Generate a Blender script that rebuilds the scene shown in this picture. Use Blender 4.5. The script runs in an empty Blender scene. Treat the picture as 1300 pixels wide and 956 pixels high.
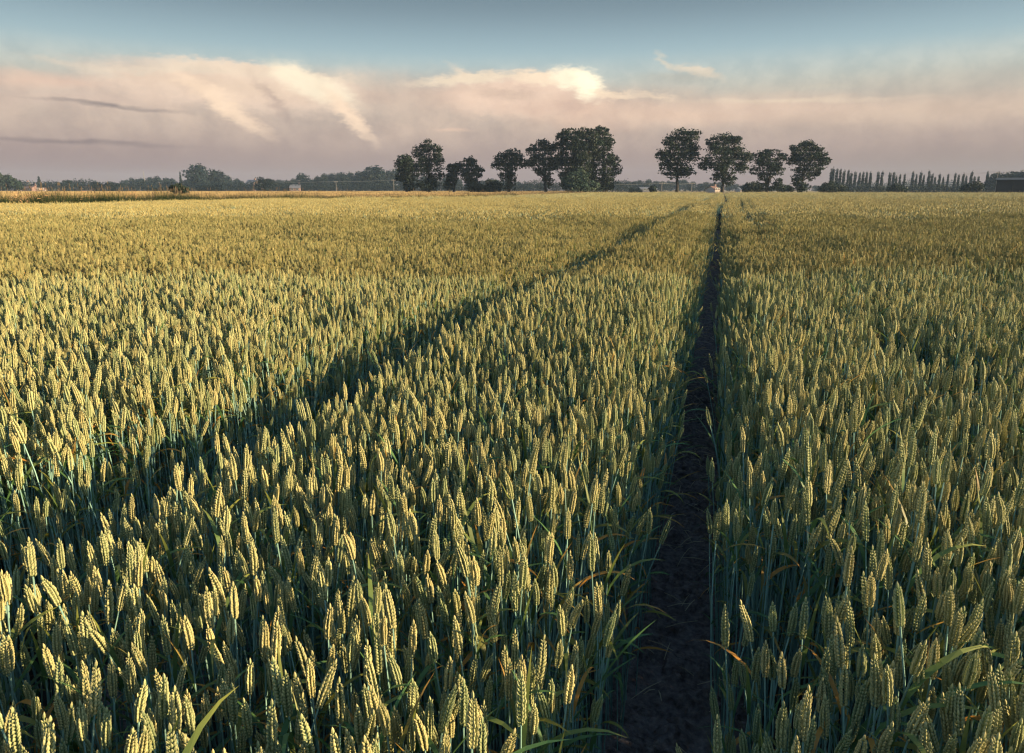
import bpy, math, random
import numpy as np
from mathutils import Vector, Matrix, Quaternion

random.seed(7); rng = np.random.default_rng(7)
R = math.radians
sc = bpy.context.scene
C = sc.collection

# ------------------------------------------------------------------ camera
F, CX, CY, HOR, EYE = 870.0, 650.0, 433.5, 240.0, 1.7
W, H = 1300.0, 956.0
PITCH = math.atan((CY - HOR) / F)
YAW = math.atan((917 - CX) / F * math.cos(PITCH))          # the wheel tracks run along +Y
cd = bpy.data.cameras.new('camera'); cam = bpy.data.objects.new('camera', cd); C.objects.link(cam)
cam.location = (0, 0, EYE); cam.rotation_euler = (math.pi/2 - PITCH, 0, YAW)
cd.sensor_fit = 'HORIZONTAL'; cd.sensor_width = 36; cd.lens = 36 * F / W
cd.shift_y = -((H/2) - CY) / W
cd.clip_start = 0.02; cd.clip_end = 5000
sc.camera = cam
CR = Vector((math.cos(YAW), math.sin(YAW), 0)); CF = Vector((-math.sin(YAW), math.cos(YAW), 0))

def P(x, y, D):
    """world point seen at photo pixel (x, y), D metres ahead of the camera"""
    X = (x - CX) / F; Y = (CY - y) / F
    fh = math.cos(PITCH) + Y * math.sin(PITCH); up = Y * math.cos(PITCH) - math.sin(PITCH)
    p = CR * (X / fh * D) + CF * D
    return Vector((p.x, p.y, EYE + up / fh * D))
def azel(x, y):
    p = P(x, y, 1.0) - Vector((0, 0, EYE))
    az = math.degrees(math.atan2(p.dot(CR), p.dot(CF)))
    return az, math.degrees(math.atan2(p.z, math.hypot(p.x, p.y)))

# ------------------------------------------------------------------ sun and sky
SUN_EL, SUN_REL = 11.5, 104.0
SUN_AZ = SUN_REL - math.degrees(YAW)                        # clockwise from +Y
sd = Vector((math.sin(R(SUN_AZ)) * math.cos(R(SUN_EL)), math.cos(R(SUN_AZ)) * math.cos(R(SUN_EL)), math.sin(R(SUN_EL))))
sl = bpy.data.lights.new('sun', 'SUN'); so = bpy.data.objects.new('sun', sl); C.objects.link(so)
so.rotation_euler = sd.to_track_quat('Z', 'Y').to_euler()
sl.energy = 5.0; sl.angle = R(0.6); sl.color = (1.0, 0.755, 0.43)
so.location = sd * 100

w = bpy.data.worlds.new('World'); sc.world = w; w.use_nodes = True
nt = w.node_tree; nt.nodes.clear(); N = nt.nodes; L = nt.links
def nd(t, **k):
    n = N.new(t)
    for a, b in k.items(): setattr(n, a, b)
    return n
def plug(n, i, v):
    if isinstance(v, bpy.types.NodeSocket): L.new(v, n.inputs[i])
    elif v is not None: n.inputs[i].default_value = v
def M_(op, a, b=None, clamp=False):
    n = nd('ShaderNodeMath', operation=op, use_clamp=clamp); plug(n, 0, a); plug(n, 1, b); return n.outputs[0]
def V_(op, a, b=None):
    n = nd('ShaderNodeVectorMath', operation=op); plug(n, 0, a); plug(n, 1, b)
    return n.outputs['Value'] if op in ('LENGTH', 'DOT_PRODUCT') else n.outputs[0]
def mixc(f, a, b, mode='MIX'):
    n = nd('ShaderNodeMix', data_type='RGBA', blend_type=mode); plug(n, 0, f)
    for i, v in ((6, a), (7, b)):
        plug(n, i, v if isinstance(v, bpy.types.NodeSocket) else (*v, 1.0))
    return n.outputs[2]
def smooth(v, a, b, lo=0.0, hi=1.0):
    n = nd('ShaderNodeMapRange', interpolation_type='SMOOTHSTEP'); plug(n, 0, v)
    n.inputs[1].default_value = a; n.inputs[2].default_value = b; n.inputs[3].default_value = lo; n.inputs[4].default_value = hi
    return n.outputs[0]
def lin(c):
    c = np.array(c) / 255.0
    return tuple(float(v) for v in np.where(c <= .04045, c/12.92, ((c+.055)/1.055)**2.4))
def noise(vec, scale, detail=4, rough=.55, col=False):
    n = nd('ShaderNodeTexNoise'); plug(n, 'Vector', vec); n.inputs['Scale'].default_value = scale
    n.inputs['Detail'].default_value = detail; n.inputs['Roughness'].default_value = rough
    return n.outputs[1] if col else n.outputs[0]
sky = nd('ShaderNodeTexSky', sky_type='NISHITA', sun_disc=False)
sky.sun_elevation = R(SUN_EL); sky.sun_rotation = R(SUN_AZ); sky.air_density = 1.0; sky.dust_density = 1.6; sky.ozone_density = 1.4
SKY_STRENGTH = 0.15
EXPO = 1.38
G = nd('ShaderNodeTexCoord').outputs['Generated']
sp = nd('ShaderNodeSeparateXYZ'); L.new(G, sp.inputs[0])
azr = M_('ADD', M_('ARCTAN2', sp.outputs[0], sp.outputs[1]), YAW)
az = M_('MULTIPLY', azr, 180/math.pi)
el = M_('MULTIPLY', M_('ARCSINE', sp.outputs[2]), 180/math.pi)
cb = nd('ShaderNodeCombineXYZ'); L.new(az, cb.inputs[0]); L.new(el, cb.inputs[1]); AE = cb.outputs[0]
st = nd('ShaderNodeCombineXYZ'); L.new(az, st.inputs[0]); L.new(M_('MULTIPLY', el, 2.6), st.inputs[1]); ST = st.outputs[0]
wn = V_('SUBTRACT', noise(ST, .11, 3, .5, True), (.5, .5, .5))
WARP = V_('ADD', AE, V_('MULTIPLY', wn, (4.0, 1.6, 0)))
wn2 = V_('SUBTRACT', noise(ST, .30, 4, .55, True), (.5, .5, .5))
WARP2 = V_('ADD', AE, V_('MULTIPLY', wn2, (1.8, .8, 0)))
wn3 = V_('SUBTRACT', noise(ST, 1.1, 5, .6, True), (.5, .5, .5))
WARP3 = V_('ADD', WARP2, V_('MULTIPLY', wn3, (1.5, 1.0, 0)))
wsp = nd('ShaderNodeSeparateXYZ'); L.new(WARP2, wsp.inputs[0]); elw = wsp.outputs[1]
def blob(x, y, rx, ry, rot=0.0, vec=None, soft=1.0, inner=0.0):
    """soft-edged ellipse of cloud; x, y give its bearing and height in the sky"""
    a, e = azel(x, y)
    n = nd('ShaderNodeMapping', vector_type='TEXTURE'); L.new(vec or WARP2, n.inputs[0])
    n.inputs[1].default_value = (a, e, 0); n.inputs[2].default_value = (0, 0, R(rot)); n.inputs[3].default_value = (rx*.0645, ry*.0645, 1)
    return smooth(V_('LENGTH', n.outputs[0]), 1.0*soft, inner)
k = 1/SKY_STRENGTH/2**EXPO
def sc_(c, g=1.0): return tuple(v*k*g*1.10*m for v, m in zip(lin(c), (1.02, 1.0, .97)))
# clear sky: the Sky Texture; low in it a veil of thin high cloud and dusty air
clear = mixc(1.0, sky.outputs[0], (0.58, 0.74, 0.83), 'MULTIPLY')
ramp = nd('ShaderNodeValToRGB'); cr = ramp.color_ramp; cr.interpolation = 'B_SPLINE'
stops = [(235, (152, 132, 130)), (212, (158, 139, 135)), (185, (170, 151, 144)), (150, (184, 168, 156)), (118, (188, 188, 176)), (96, (182, 199, 196)), (68, (160, 187, 196)), (30, (134, 157, 169)), (-5, (114, 135, 147))]
cr.elements.remove(cr.elements[1])
for i, (y, c) in enumerate(stops):
    e = azel(650, y)[1] / 20.0
    el_ = cr.elements[0] if i == 0 else cr.elements.new(e)
    el_.position = max(0, e); el_.color = (*lin(c), 1)
L.new(M_('DIVIDE', el, 20.0), ramp.inputs[0])
veil = mixc(1.0, ramp.outputs[0], (k*1.07, k*1.05, k*1.04), 'MULTIPLY')
base = mixc(smooth(el, 15.0, 32.0, 1.0, 0.0), clear, veil)
# cloud bank
shade = noise(WARP, .17, 5, .55)
fine = noise(WARP2, .5, 5, .6)
eld = M_('ADD', M_('ADD', elw, smooth(az, -8, 20, 0.0, 1.5)), M_('MINIMUM', M_('MULTIPLY', M_('MULTIPLY', az, az), .0013), 2.2))
bank = M_('MULTIPLY', smooth(eld, 9.7, 8.4), smooth(el, 2.2, 6.5))
sidefade = smooth(az, 26, 6, .25, 1.0)
bank = M_('MULTIPLY', M_('MULTIPLY', bank, sidefade), smooth(shade, .30, .62, .0, .50))
c1 = mixc(smooth(shade, .35, .68), sc_((184, 164, 154)), sc_((236, 208, 184)))
col = mixc(bank, base, c1)
def add(fac, c, g=1.0, amt=1.0):
    global col
    col = mixc(M_('MULTIPLY', fac, amt), col, sc_(c, g))
dark, hi, top = (172, 152, 144), (250, 222, 194), (255, 242, 214)
add(blob(110, 205, 260, 40, 0), (146, 127, 128), 1, .5)
add(blob(1210, 215, 260, 50, 0), (146, 133, 127), 1, .45)
add(blob(120, 122, 230, 22, 2), (216, 190, 174), 1, .6)
add(blob(60, 101, 120, 12, 2), (226, 192, 172), 1, .75)
add(blob(300, 112, 200, 30, -4, WARP3, 1, .35), (232, 206, 186), 1.03, .9)
add(blob(360, 104, 130, 20, -6, WARP3, 1, .4), (246, 222, 200), 1.05, .85)
add(blob(300, 110, 190, 24, -4), (222, 198, 176), 1, .85)
add(blob(560, 122, 150, 32, 0), (204, 178, 162), 1, .8)
add(blob(665, 122, 130, 34, 0, WARP3, 1, .4), (236, 206, 184), 1.02, .9)
add(blob(760, 144, 150, 34, 0), (208, 178, 160), 1, .8)
add(blob(930, 142, 260, 24, 0, WARP2, 1, .2), (222, 194, 174), 1, .75)
add(blob(1180, 142, 240, 24, 0), (212, 188, 168), 1, .65)
add(blob(330, 92, 150, 11, -3, WARP3, 1, .3), (238, 218, 194), 1, .8)
add(blob(200, 88, 100, 7, 3, WARP3, 1, .2), (226, 212, 192), 1, .7)
add(blob(95, 84, 70, 6, -8, WARP3), (214, 204, 188), 1, .6)
add(blob(285, 134, 80, 15, -34, WARP3, 1, .1), hi, 1, 1.0)
add(blob(262, 112, 60, 10, -20, WARP3), hi, 1, .7)
add(blob(350, 132, 56, 11, -52, WARP3), dark, 1, .6)
add(blob(398, 108, 74, 20, -22, WARP3, 1, .3), top, 1, .85)
add(blob(442, 146, 62, 13, -46, WARP3, 1, .1), hi, 1, .95)
add(blob(475, 122, 50, 14, -8, WARP3), (188, 166, 154), 1, .5)
add(blob(600, 100, 100, 9, 5, WARP3, 1, .3), (240, 222, 196), 1, .9)
add(blob(582, 92, 24, 9, -30, WARP3), (236, 218, 194), 1, .7)
add(blob(640, 118, 70, 12, -4, WARP3), (196, 172, 156), 1, .7)
add(blob(690, 100, 50, 11, 0, WARP3, 1, .4), (250, 228, 200), 1.0, .95)
add(blob(726, 100, 34, 17, -10, WARP3, 1, .45), top, 1.05, 1.0)
add(blob(744, 108, 30, 22, -30, WARP3, 1, .3), (255, 244, 214), 1.22, 1.0)
add(blob(776, 120, 36, 7, -8, WARP3, 1, .3), (250, 226, 196), 1.0, .8)
add(blob(700, 136, 80, 10, 0, WARP3), (204, 174, 158), 1, .5)
add(blob(745, 140, 60, 14, 20, WARP3), (226, 194, 172), 1, .6)
add(blob(830, 122, 50, 6, -6, WARP3), (236, 214, 188), 1, .8)
add(blob(850, 146, 110, 14, -4, WARP3), (220, 190, 168), 1, .5)
add(blob(1000, 127, 190, 5, -1), (226, 208, 184), 1, .6)
add(blob(884, 92, 46, 8, -16, WARP3, 1, .2), (218, 208, 190), 1, .95)
add(blob(846, 78, 20, 7, -42, WARP3), (212, 206, 190), 1, .8)
add(blob(860, 100, 80, 10, -4), (172, 174, 166), 1, .6)
add(blob(1030, 112, 70, 4, 0), (190, 188, 176), 1, .6)
add(blob(575, 164, 34, 4, 0), (220, 190, 170), 1, .8)
add(blob(140, 134, 105, 4, -3), (134, 124, 124), 1, .9)
add(blob(100, 180, 150, 5, -1), (122, 108, 112), 1, .75)
# fine streaky structure over the whole bank
col = mixc(M_('MULTIPLY', M_('MULTIPLY', smooth(el, 1.0, 5.0), smooth(el, 10.5, 8.5)), .16), col, mixc(smooth(fine, .3, .7), sc_((158, 144, 140)), sc_((244, 222, 200))))
bg = nd('ShaderNodeBackground'); L.new(col, bg.inputs[0]); bg.inputs[1].default_value = SKY_STRENGTH
wo = nd('ShaderNodeOutputWorld'); L.new(bg.outputs[0], wo.inputs[0])

vs = sc.view_settings; vs.view_transform = 'Standard'; vs.look = 'None'; vs.exposure = EXPO; vs.gamma = 1.0; vs.use_curve_mapping = False
cy = sc.cycles
cy.max_bounces = 4; cy.diffuse_bounces = 3; cy.glossy_bounces = 1; cy.transmission_bounces = 3; cy.volume_bounces = 0; cy.transparent_max_bounces = 4
cy.use_denoising = True; cy.denoiser = 'OPENIMAGEDENOISE'; cy.denoising_input_passes = 'RGB_ALBEDO_NORMAL'; cy.caustics_reflective = False; cy.caustics_refractive = False
cy.sample_clamp_indirect = 4.0; cy.pixel_filter_type = 'BLACKMAN_HARRIS'; cy.filter_width = 1.3

# ------------------------------------------------------------------ materials
def mat(name, color=(.5,.5,.5), rough=.8, spec=.3, attr=None, trans=0.0, nscale=0, namt=.3, ncol=None, bump=0, bscale=50, rnd=0.0, coord='Object'):
    m = bpy.data.materials.new(name); m.use_nodes = True
    t = m.node_tree; n = t.nodes; l = t.links
    b = n['Principled BSDF']; b.inputs['Roughness'].default_value = rough; b.inputs['Specular IOR Level'].default_value = spec
    out = n['Material Output']
    if attr:
        a = n.new('ShaderNodeAttribute'); a.attribute_name = attr; c = a.outputs['Color']
    else:
        a = n.new('ShaderNodeRGB'); a.outputs[0].default_value = (*color, 1); c = a.outputs[0]
    if nscale:
        tc = n.new('ShaderNodeTexCoord'); x = n.new('ShaderNodeTexNoise'); l.new(tc.outputs[coord], x.inputs['Vector'])
        x.inputs['Scale'].default_value = nscale; x.inputs['Detail'].default_value = 6; x.inputs['Roughness'].default_value = .6
        mr = n.new('ShaderNodeMapRange'); l.new(x.outputs[0], mr.inputs[0]); mr.inputs[1].default_value = .3; mr.inputs[2].default_value = .7
        if ncol:
            mx = n.new('ShaderNodeMix'); mx.data_type = 'RGBA'; l.new(mr.outputs[0], mx.inputs[0]); l.new(c, mx.inputs[6]); mx.inputs[7].default_value = (*ncol, 1); c = mx.outputs[2]
        else:
            mr.inputs[3].default_value = 1-namt; mr.inputs[4].default_value = 1+namt
            mx = n.new('ShaderNodeMix'); mx.data_type = 'RGBA'; mx.blend_type = 'MULTIPLY'; mx.inputs[0].default_value = 1
            l.new(c, mx.inputs[6]); l.new(mr.outputs[0], mx.inputs[7]); c = mx.outputs[2]
    if rnd:
        oi = n.new('ShaderNodeObjectInfo'); hv = n.new('ShaderNodeHueSaturation')
        mr = n.new('ShaderNodeMapRange'); l.new(oi.outputs['Random'], mr.inputs[0]); mr.inputs[3].default_value = 1-rnd; mr.inputs[4].default_value = 1+rnd
        l.new(c, hv.inputs['Color']); l.new(mr.outputs[0], hv.inputs['Value']); c = hv.outputs[0]
    l.new(c, b.inputs['Base Color'])
    if bump:
        tc = n.new('ShaderNodeTexCoord'); x = n.new('ShaderNodeTexNoise'); l.new(tc.outputs[coord], x.inputs['Vector']); x.inputs['Scale'].default_value = bscale; x.inputs['Detail'].default_value = 8
        bp = n.new('ShaderNodeBump'); bp.inputs['Strength'].default_value = bump; bp.inputs['Distance'].default_value = .02; l.new(x.outputs[0], bp.inputs['Height']); l.new(bp.outputs[0], b.inputs['Normal'])
    if trans:
        tr = n.new('ShaderNodeBsdfTranslucent'); l.new(c, tr.inputs[0]); ms = n.new('ShaderNodeMixShader'); ms.inputs[0].default_value = trans
        l.new(b.outputs[0], ms.inputs[1]); l.new(tr.outputs[0], ms.inputs[2]); l.new(ms.outputs[0], out.inputs[0])
    return m
MAT = dict(
    ear=mat('wheat_ear', attr='Col', rough=.6, spec=.25, trans=.12, rnd=.14),
    stem=mat('wheat_stem', attr='Col', rough=.45, spec=.4, rnd=.15),
    leaf=mat('wheat_leaf', attr='Col', rough=.5, spec=.35, trans=.35, rnd=.2),
    soil=mat('soil', (.060, .046, .044), .95, .15, nscale=34, ncol=(.26, .21, .19), bump=1.0, bscale=60),
    field_soil=mat('dark_soil', (.028, .023, .020), .95, .1, nscale=9, ncol=(.045, .038, .032)),
    stubble=mat('stubble', (.36, .25, .10), .95, .1, nscale=.15, ncol=(.26, .2, .09)),
    straw=mat('straw', (.42, .36, .24), .7, .3, nscale=9, namt=.3),
    foliage=mat('foliage', attr='Col', rough=.6, spec=.2, trans=.25, rnd=.12),
    bark=mat('bark', (.045, .038, .034), .9, .1, nscale=2, namt=.4),
    brick=mat('brick', (.20, .13, .12), .9, .2, nscale=3, namt=.2),
    tile=mat('roof_tiles', (.19, .11, .09), .85, .2, nscale=3, namt=.2),
    slate=mat('slate', (.16, .16, .18), .7, .3, nscale=3, namt=.2),
    render_=mat('render_wall', (.36, .31, .29), .9, .2, nscale=2, namt=.08),
    tin=mat('dark_sheeting', (.020, .015, .020), .6, .3, nscale=.6, namt=.25),
    tinroof=mat('roof_sheeting', (.012, .011, .014), .6, .3, nscale=.6, namt=.2),
    glass=mat('window_glass', (.05, .06, .07), .15, .6),
    wood=mat('pole_wood', (.20, .19, .19), .9, .2, nscale=4, namt=.2),
    wire=mat('wire', (.20, .20, .20), .5, .5),
    paint=mat('white_paint', (.7, .7, .68), .4, .5),
    umbel=mat('umbel', (.50, .30, .16), .8, .2, nscale=20, namt=.2),
)

# ------------------------------------------------------------------ mesh helpers
class MB:
    def __init__(s): s.v = []; s.f = []; s.c = []; s.m = []; s.n = 0
    def add(s, v, f, c, m=0):
        v = np.asarray(v, float); s.v.append(v); s.f += [tuple(i + s.n for i in q) for q in f]
        c = np.asarray(c, float)
        if c.ndim == 1: c = np.tile(c, (len(v), 1))
        s.c.append(c); s.m += [m] * len(f); s.n += len(v)
    def mesh(s, name, mats, smooth=False):
        me = bpy.data.meshes.new(name); v = np.concatenate(s.v) if s.v else np.zeros((0, 3))
        me.from_pydata(v.tolist(), [], s.f)
        a = me.color_attributes.new('Col', 'FLOAT_COLOR', 'POINT')
        c = np.concatenate(s.c); c4 = np.ones((len(v), 4)); c4[:, :3] = c; a.data.foreach_set('color', c4.ravel())
        for m in mats: me.materials.append(m)
        me.polygons.foreach_set('material_index', s.m)
        if smooth: me.polygons.foreach_set('use_smooth', [True] * len(me.polygons))
        me.update(); return me
    def obj(s, name, mats, parent=None, smooth=False):
        o = bpy.data.objects.new(name, s.mesh(name, mats if isinstance(mats, list) else [mats], smooth)); C.objects.link(o)
        if parent: o.parent = parent
        return o
def tag(o, label=None, cat=None, group=None, kind=None):
    if label: o['label'] = label
    if cat: o['category'] = cat
    if group: o['group'] = group
    if kind: o['kind'] = kind
    return o
def empty(name, loc, rz=0, s=1):
    o = bpy.data.objects.new(name, None); C.objects.link(o); o.location = loc; o.rotation_euler = (0, 0, rz)
    o.scale = (s, s, s) if not hasattr(s, '__len__') else s; return o
def unit(v): v = np.asarray(v, float); return v / (np.linalg.norm(v) + 1e-12)
def frame(d, hint=(0, 1, 0)):
    d = unit(d); x = np.cross(hint, d)
    if np.linalg.norm(x) < 1e-4: x = np.cross((1, 0, 0), d)
    x = unit(x); return x, np.cross(d, x), d
def tube(mb, pts, rad, col, n=5, m=0, cap=True):
    pts = np.asarray(pts, float); V = []
    for i, p in enumerate(pts):
        d = pts[min(i+1, len(pts)-1)] - pts[max(i-1, 0)]
        x, y, _ = frame(d, (.1, 1, .05))
        for k_ in range(n):
            a = 2*math.pi*k_/n; V.append(p + (x*math.cos(a) + y*math.sin(a)) * rad[i])
    fs = [(i*n+k_, i*n+(k_+1) % n, (i+1)*n+(k_+1) % n, (i+1)*n+k_) for i in range(len(pts)-1) for k_ in range(n)]
    if cap: fs += [tuple(reversed(range(n))), tuple((len(pts)-1)*n+k_ for k_ in range(n))]
    mb.add(V, fs, col, m)
def box(mb, a, b, col=(.5, .5, .5), m=0):
    (x0, y0, z0), (x1, y1, z1) = a, b
    mb.add([(x0,y0,z0),(x1,y0,z0),(x1,y1,z0),(x0,y1,z0),(x0,y0,z1),(x1,y0,z1),(x1,y1,z1),(x0,y1,z1)],
           [(0,3,2,1),(4,5,6,7),(0,1,5,4),(1,2,6,5),(2,3,7,6),(3,0,4,7)], col, m)

# ------------------------------------------------------------------ a wheat plant
# florets: pointed husk, 5 sides
def vnoise(x, y, s, seed):
    x = np.asarray(x)/s; y = np.asarray(y)/s; xi = np.floor(x).astype(int); yi = np.floor(y).astype(int); fx = x-xi; fy = y-yi
    fx = fx*fx*(3-2*fx); fy = fy*fy*(3-2*fy)
    def h(a, b):
        v = np.sin(a*127.1 + b*311.7 + seed*74.7)*43758.5453; return v - np.floor(v)
    return (h(xi, yi)*(1-fx) + h(xi+1, yi)*fx)*(1-fy) + (h(xi, yi+1)*(1-fx) + h(xi+1, yi+1)*fx)*fy - .5
def floret(mb, p, d, w_, l_, side, c0, c1, n=5, rings=((0, .35), (.3, 1.0), (.65, .8))):
    x, y, z = frame(d, side); V = []; Cc = []
    for t, r in rings:
        for k_ in range(n):
            a = 2*math.pi*k_/n
            V.append(p + z*(l_*t) + x*(math.cos(a)*w_*r) + y*(math.sin(a)*w_*r*.75)); Cc.append(np.array(c0)*(1-t) + np.array(c1)*t)
    V.append(p + z*l_); Cc.append(c1); m_ = len(rings)
    fs = [(i*n+k_, i*n+(k_+1) % n, (i+1)*n+(k_+1) % n, (i+1)*n+k_) for i in range(m_-1) for k_ in range(n)]
    fs += [((m_-1)*n+k_, (m_-1)*n+(k_+1) % n, m_*n) for k_ in range(n)]
    mb.add(V, fs, np.array(Cc), 0)
def path(h, lean, bow, n=9):
    """stem and ear axis: starts upright, bends by lean (radians) at the tip"""
    p = np.zeros(3); out = [p.copy()]; ang = 0.0; dirs = [np.array((0, 0, 1.))]
    for i in range(n):
        t = (i+1)/n; ang = lean * (t**bow)
        d = np.array((math.sin(ang), 0, math.cos(ang))); p = p + d*h/n; out.append(p.copy()); dirs.append(d)
    return np.array(out), np.array(dirs)
GOLD = np.array((.55, .43, .155)); GREEN = np.array((.17, .28, .12)); PALE = np.array((.78, .66, .36)); RUST = np.array((.48, .30, .12))
STEMC = np.array((.20, .34, .29)); LEAFG = np.array((.06, .125, .042)); LEAFO = np.array((.50, .24, .045)); LEAFY = np.array((.26, .26, .05))
def ear_colors(r, green):
    g = max(0, min(1, r.random()**1.2*.72 + green))
    a = GOLD*(1-g) + GREEN*g
    if r.random() < .10: a = a*.5 + RUST*.5
    base = a*.22 + GREEN*.78
    tip = a*.50 + PALE*(.50*(1-.5*green))
    return base*.75, tip
def ear(mb, o, d, L_, lod, r, green, bend=0.0, rollang=0.0):
    c0, c1 = ear_colors(r, green)
    if lod >= 1: c0 = c0*.85; c1 = c1*(np.array((.85, .77, .66)) if lod == 1 else np.array((.98, .94, .86)))*r.uniform(.7, 1.1)  # distant ears tinted golder: colour stands in for only their tips catching sun
    x, y, z = frame(d); ca, sa = math.cos(rollang), math.sin(rollang); x, y = x*ca + y*sa, y*ca - x*sa
    bd = unit((r.normal(), r.normal(), 0))*bend
    def ax(t): return o + z*(L_*t) + bd*(t*t*L_)
    if lod == 0:
        nn = 24
        for i in range(nn):
            t = i/nn*.9; s = 1 if i % 2 else -1; p = ax(t)
            prof = .72 + .40*math.sin(math.pi*min(1, t*1.05+.12)) ; prof *= (1.08 - .28*max(0, t-.75)/.25)
            for j in (-1, 0, 1):
                out = x*s*(.0036 if j == 0 else .0024)*prof + y*j*.0032*prof
                dd = z*1.0 + x*s*(.36 if j == 0 else .22) + y*j*.30 + bd*t*2 + r.normal(size=3)*.05
                jit = 1 + r.normal()*.12
                floret(mb, p + out*.95, dd, .0023*prof, .0084*prof*jit, y, c0, c1*jit)
        floret(mb, ax(.9), z, .0028, .013, y, c0, c1)
    elif lod == 1:
        nn = 12
        for i in range(nn):
            t = i/nn*.92; s = 1 if i % 2 else -1; p = ax(t); prof = .8 + .3*math.sin(math.pi*min(1, t+.12))
            for j in (-1, 1):
                dd = z + x*s*.3 + y*j*.25; jit = 1 + r.normal()*.15
                floret(mb, p + (x*s*.0027 + y*j*.0024)*prof, dd, .0035*prof, .0135*prof, y, c0, c1*jit, 4, ((0, .4), (.45, 1.0)))
    else:
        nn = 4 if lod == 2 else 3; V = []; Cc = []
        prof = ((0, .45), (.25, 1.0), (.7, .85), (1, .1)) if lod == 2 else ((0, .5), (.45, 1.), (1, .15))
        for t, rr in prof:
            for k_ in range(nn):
                a = 2*math.pi*k_/nn + .5; V.append(ax(t) + (x*math.cos(a)*.0086 + y*math.sin(a)*.0074)*rr); Cc.append((c0*(1-t) + c1*t)*.62 + .34*(c1*.45+GOLD*.55)*np.array((.95, .89, .80))*(.40 + .75*r.random()))  # ochre tint and random darkening paint sunlit tips and shadow speckle on far ears
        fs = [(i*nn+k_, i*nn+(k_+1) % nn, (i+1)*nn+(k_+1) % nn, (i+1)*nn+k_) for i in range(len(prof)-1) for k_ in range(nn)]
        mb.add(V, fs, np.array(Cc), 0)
def leaf(mb, o, az_, up, ln, wd, droop, cols, n=6, m=2):
    h = np.array((math.cos(az_), math.sin(az_), 0)); s = np.array((-math.sin(az_), math.cos(az_), 0)); p = np.array(o, float); a = up; V = []; Cc = []
    for i in range(n+1):
        t = i/n; wv = wd*(.55 + .9*t)*(1 - t)**.55 if t < 1 else 0
        wv = wd*math.sin(math.pi*min(.999, .18 + .82*t))**.8
        tw = s*math.cos(t*1.1) + np.array((0, 0, 1))*math.sin(t*1.1)*.5
        V += [p - tw*wv/2, p + tw*wv/2]
        c = cols[0]*(1-t**1.6) + cols[1]*t**1.6; Cc += [c, c]
        d = h*math.cos(a) + np.array((0, 0, 1))*math.sin(a); p = p + d*ln/n; a -= droop/n
    mb.add(V, [(2*i, 2*i+2, 2*i+3, 2*i+1) for i in range(n)], np.array(Cc), m)
def leafcols(r, green):
    u = r.random()
    if u < .15 - green*.25: return LEAFO*(.6+.5*r.random()), LEAFO*1.1
    if u < .50 - green*.2: return LEAFG*(.8+.5*r.random()), (LEAFO if r.random() < .6 else LEAFY)
    if u < .62: return LEAFY*.6, LEAFY
    return LEAFG*(.8+.6*r.random()), LEAFG*1.5
def plant_parts(r, h, lean, green, lod=0, nleaf=2, stemfrom=0.0):
    """returns {'stem': MB, 'ear': MB, 'leaf': [MB...]}, plant standing on z=0, top at about h"""
    eL = r.uniform(.060, .094); pts, dirs = path(h - eL, lean, 3.0 if lean < .3 else 2.2)
    out = {'stem': MB(), 'ear': MB(), 'leaf': []}
    k0 = int(stemfrom*9)
    sc_c = STEMC*(.75 + .5*r.random())
    pp = pts[k0:]; nn = 5 if lod == 0 else 3
    if lod >= 1: pp = pp[::3] if len(pp) > 6 else pp[[0, -1]]
    tube(out['stem'], pp, np.linspace(.0022, .0015, len(pp)) * (1 if lod < 2 else 1.3), sc_c, nn, 1, lod == 0)
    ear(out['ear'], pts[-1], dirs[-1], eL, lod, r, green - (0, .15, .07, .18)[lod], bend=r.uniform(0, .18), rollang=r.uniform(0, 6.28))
    for i in range(nleaf):
        q = out['leaf']; mb = MB(); q.append(mb)
        f = (.90 - .20*i + r.uniform(-.06, .06)); idx = min(len(pts)-1, int(f*9))
        leaf(mb, pts[idx], r.uniform(0, 6.28), r.uniform(.8, 1.4), r.uniform(.09, .24), r.uniform(.007, .0125), r.uniform(.3, 2.3), leafcols(r, green), 6 if lod == 0 else 3)
    return out
def joined(parts_list, name):
    mb = MB()
    def app(q, off=0.0, rot=0.0, s=1.0):
        if not q.v: return
        v = np.concatenate(q.v); c, s_ = math.cos(rot), math.sin(rot)
        v = v*s; v = np.stack([v[:, 0]*c - v[:, 1]*s_, v[:, 0]*s_ + v[:, 1]*c, v[:, 2]], 1) + off
        mb.f += [tuple(i + mb.n for i in f) for f in q.f]; mb.v.append(v); mb.c += q.c; mb.m += q.m; mb.n += len(v)
    for P_, off, rot, s in parts_list:
        for q in [P_['stem'], P_['ear']] + P_['leaf']: app(q, np.array(off), rot, s)
    return mb
WM = [MAT['ear'], MAT['stem'], MAT['leaf']]
variants = []                                                        # object per variant, in a collection outside the scene
vcol = bpy.data.collections.new('wheat_variants')
def add_variant(mb, name='wheat'):
    o = bpy.data.objects.new('%s_v%03d' % (name, len(variants)), mb.mesh('wheat', WM)); vcol.objects.link(o); variants.append(o); return len(variants)-1
r_ = np.random.default_rng(3)
LEANS = [.04, .08, .12, .2, .05, .32, .14, .10, .12, .24, .06, .16, .38, .1]
near_parts = [plant_parts(r_, .84, LEANS[i % 14]*(.85 if i < 14 else .6), 0.0 + .09*(i % 4), 0, [2, 1, 2, 3][i % 4]) for i in range(24)]
NEAR = [add_variant(joined([(p, (0, 0, 0), 0, 1)], 'n')) for p in near_parts]
green_parts = [plant_parts(r_, .80, [.06, .14, .26, .1, .2, .08][i % 6], .35 + .04*i, 0, [3, 2, 1, 3, 2][i % 5]) for i in range(10)]
GREENV = [add_variant(joined([(p, (0, 0, 0), 0, 1)], 'g')) for p in green_parts]
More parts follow.
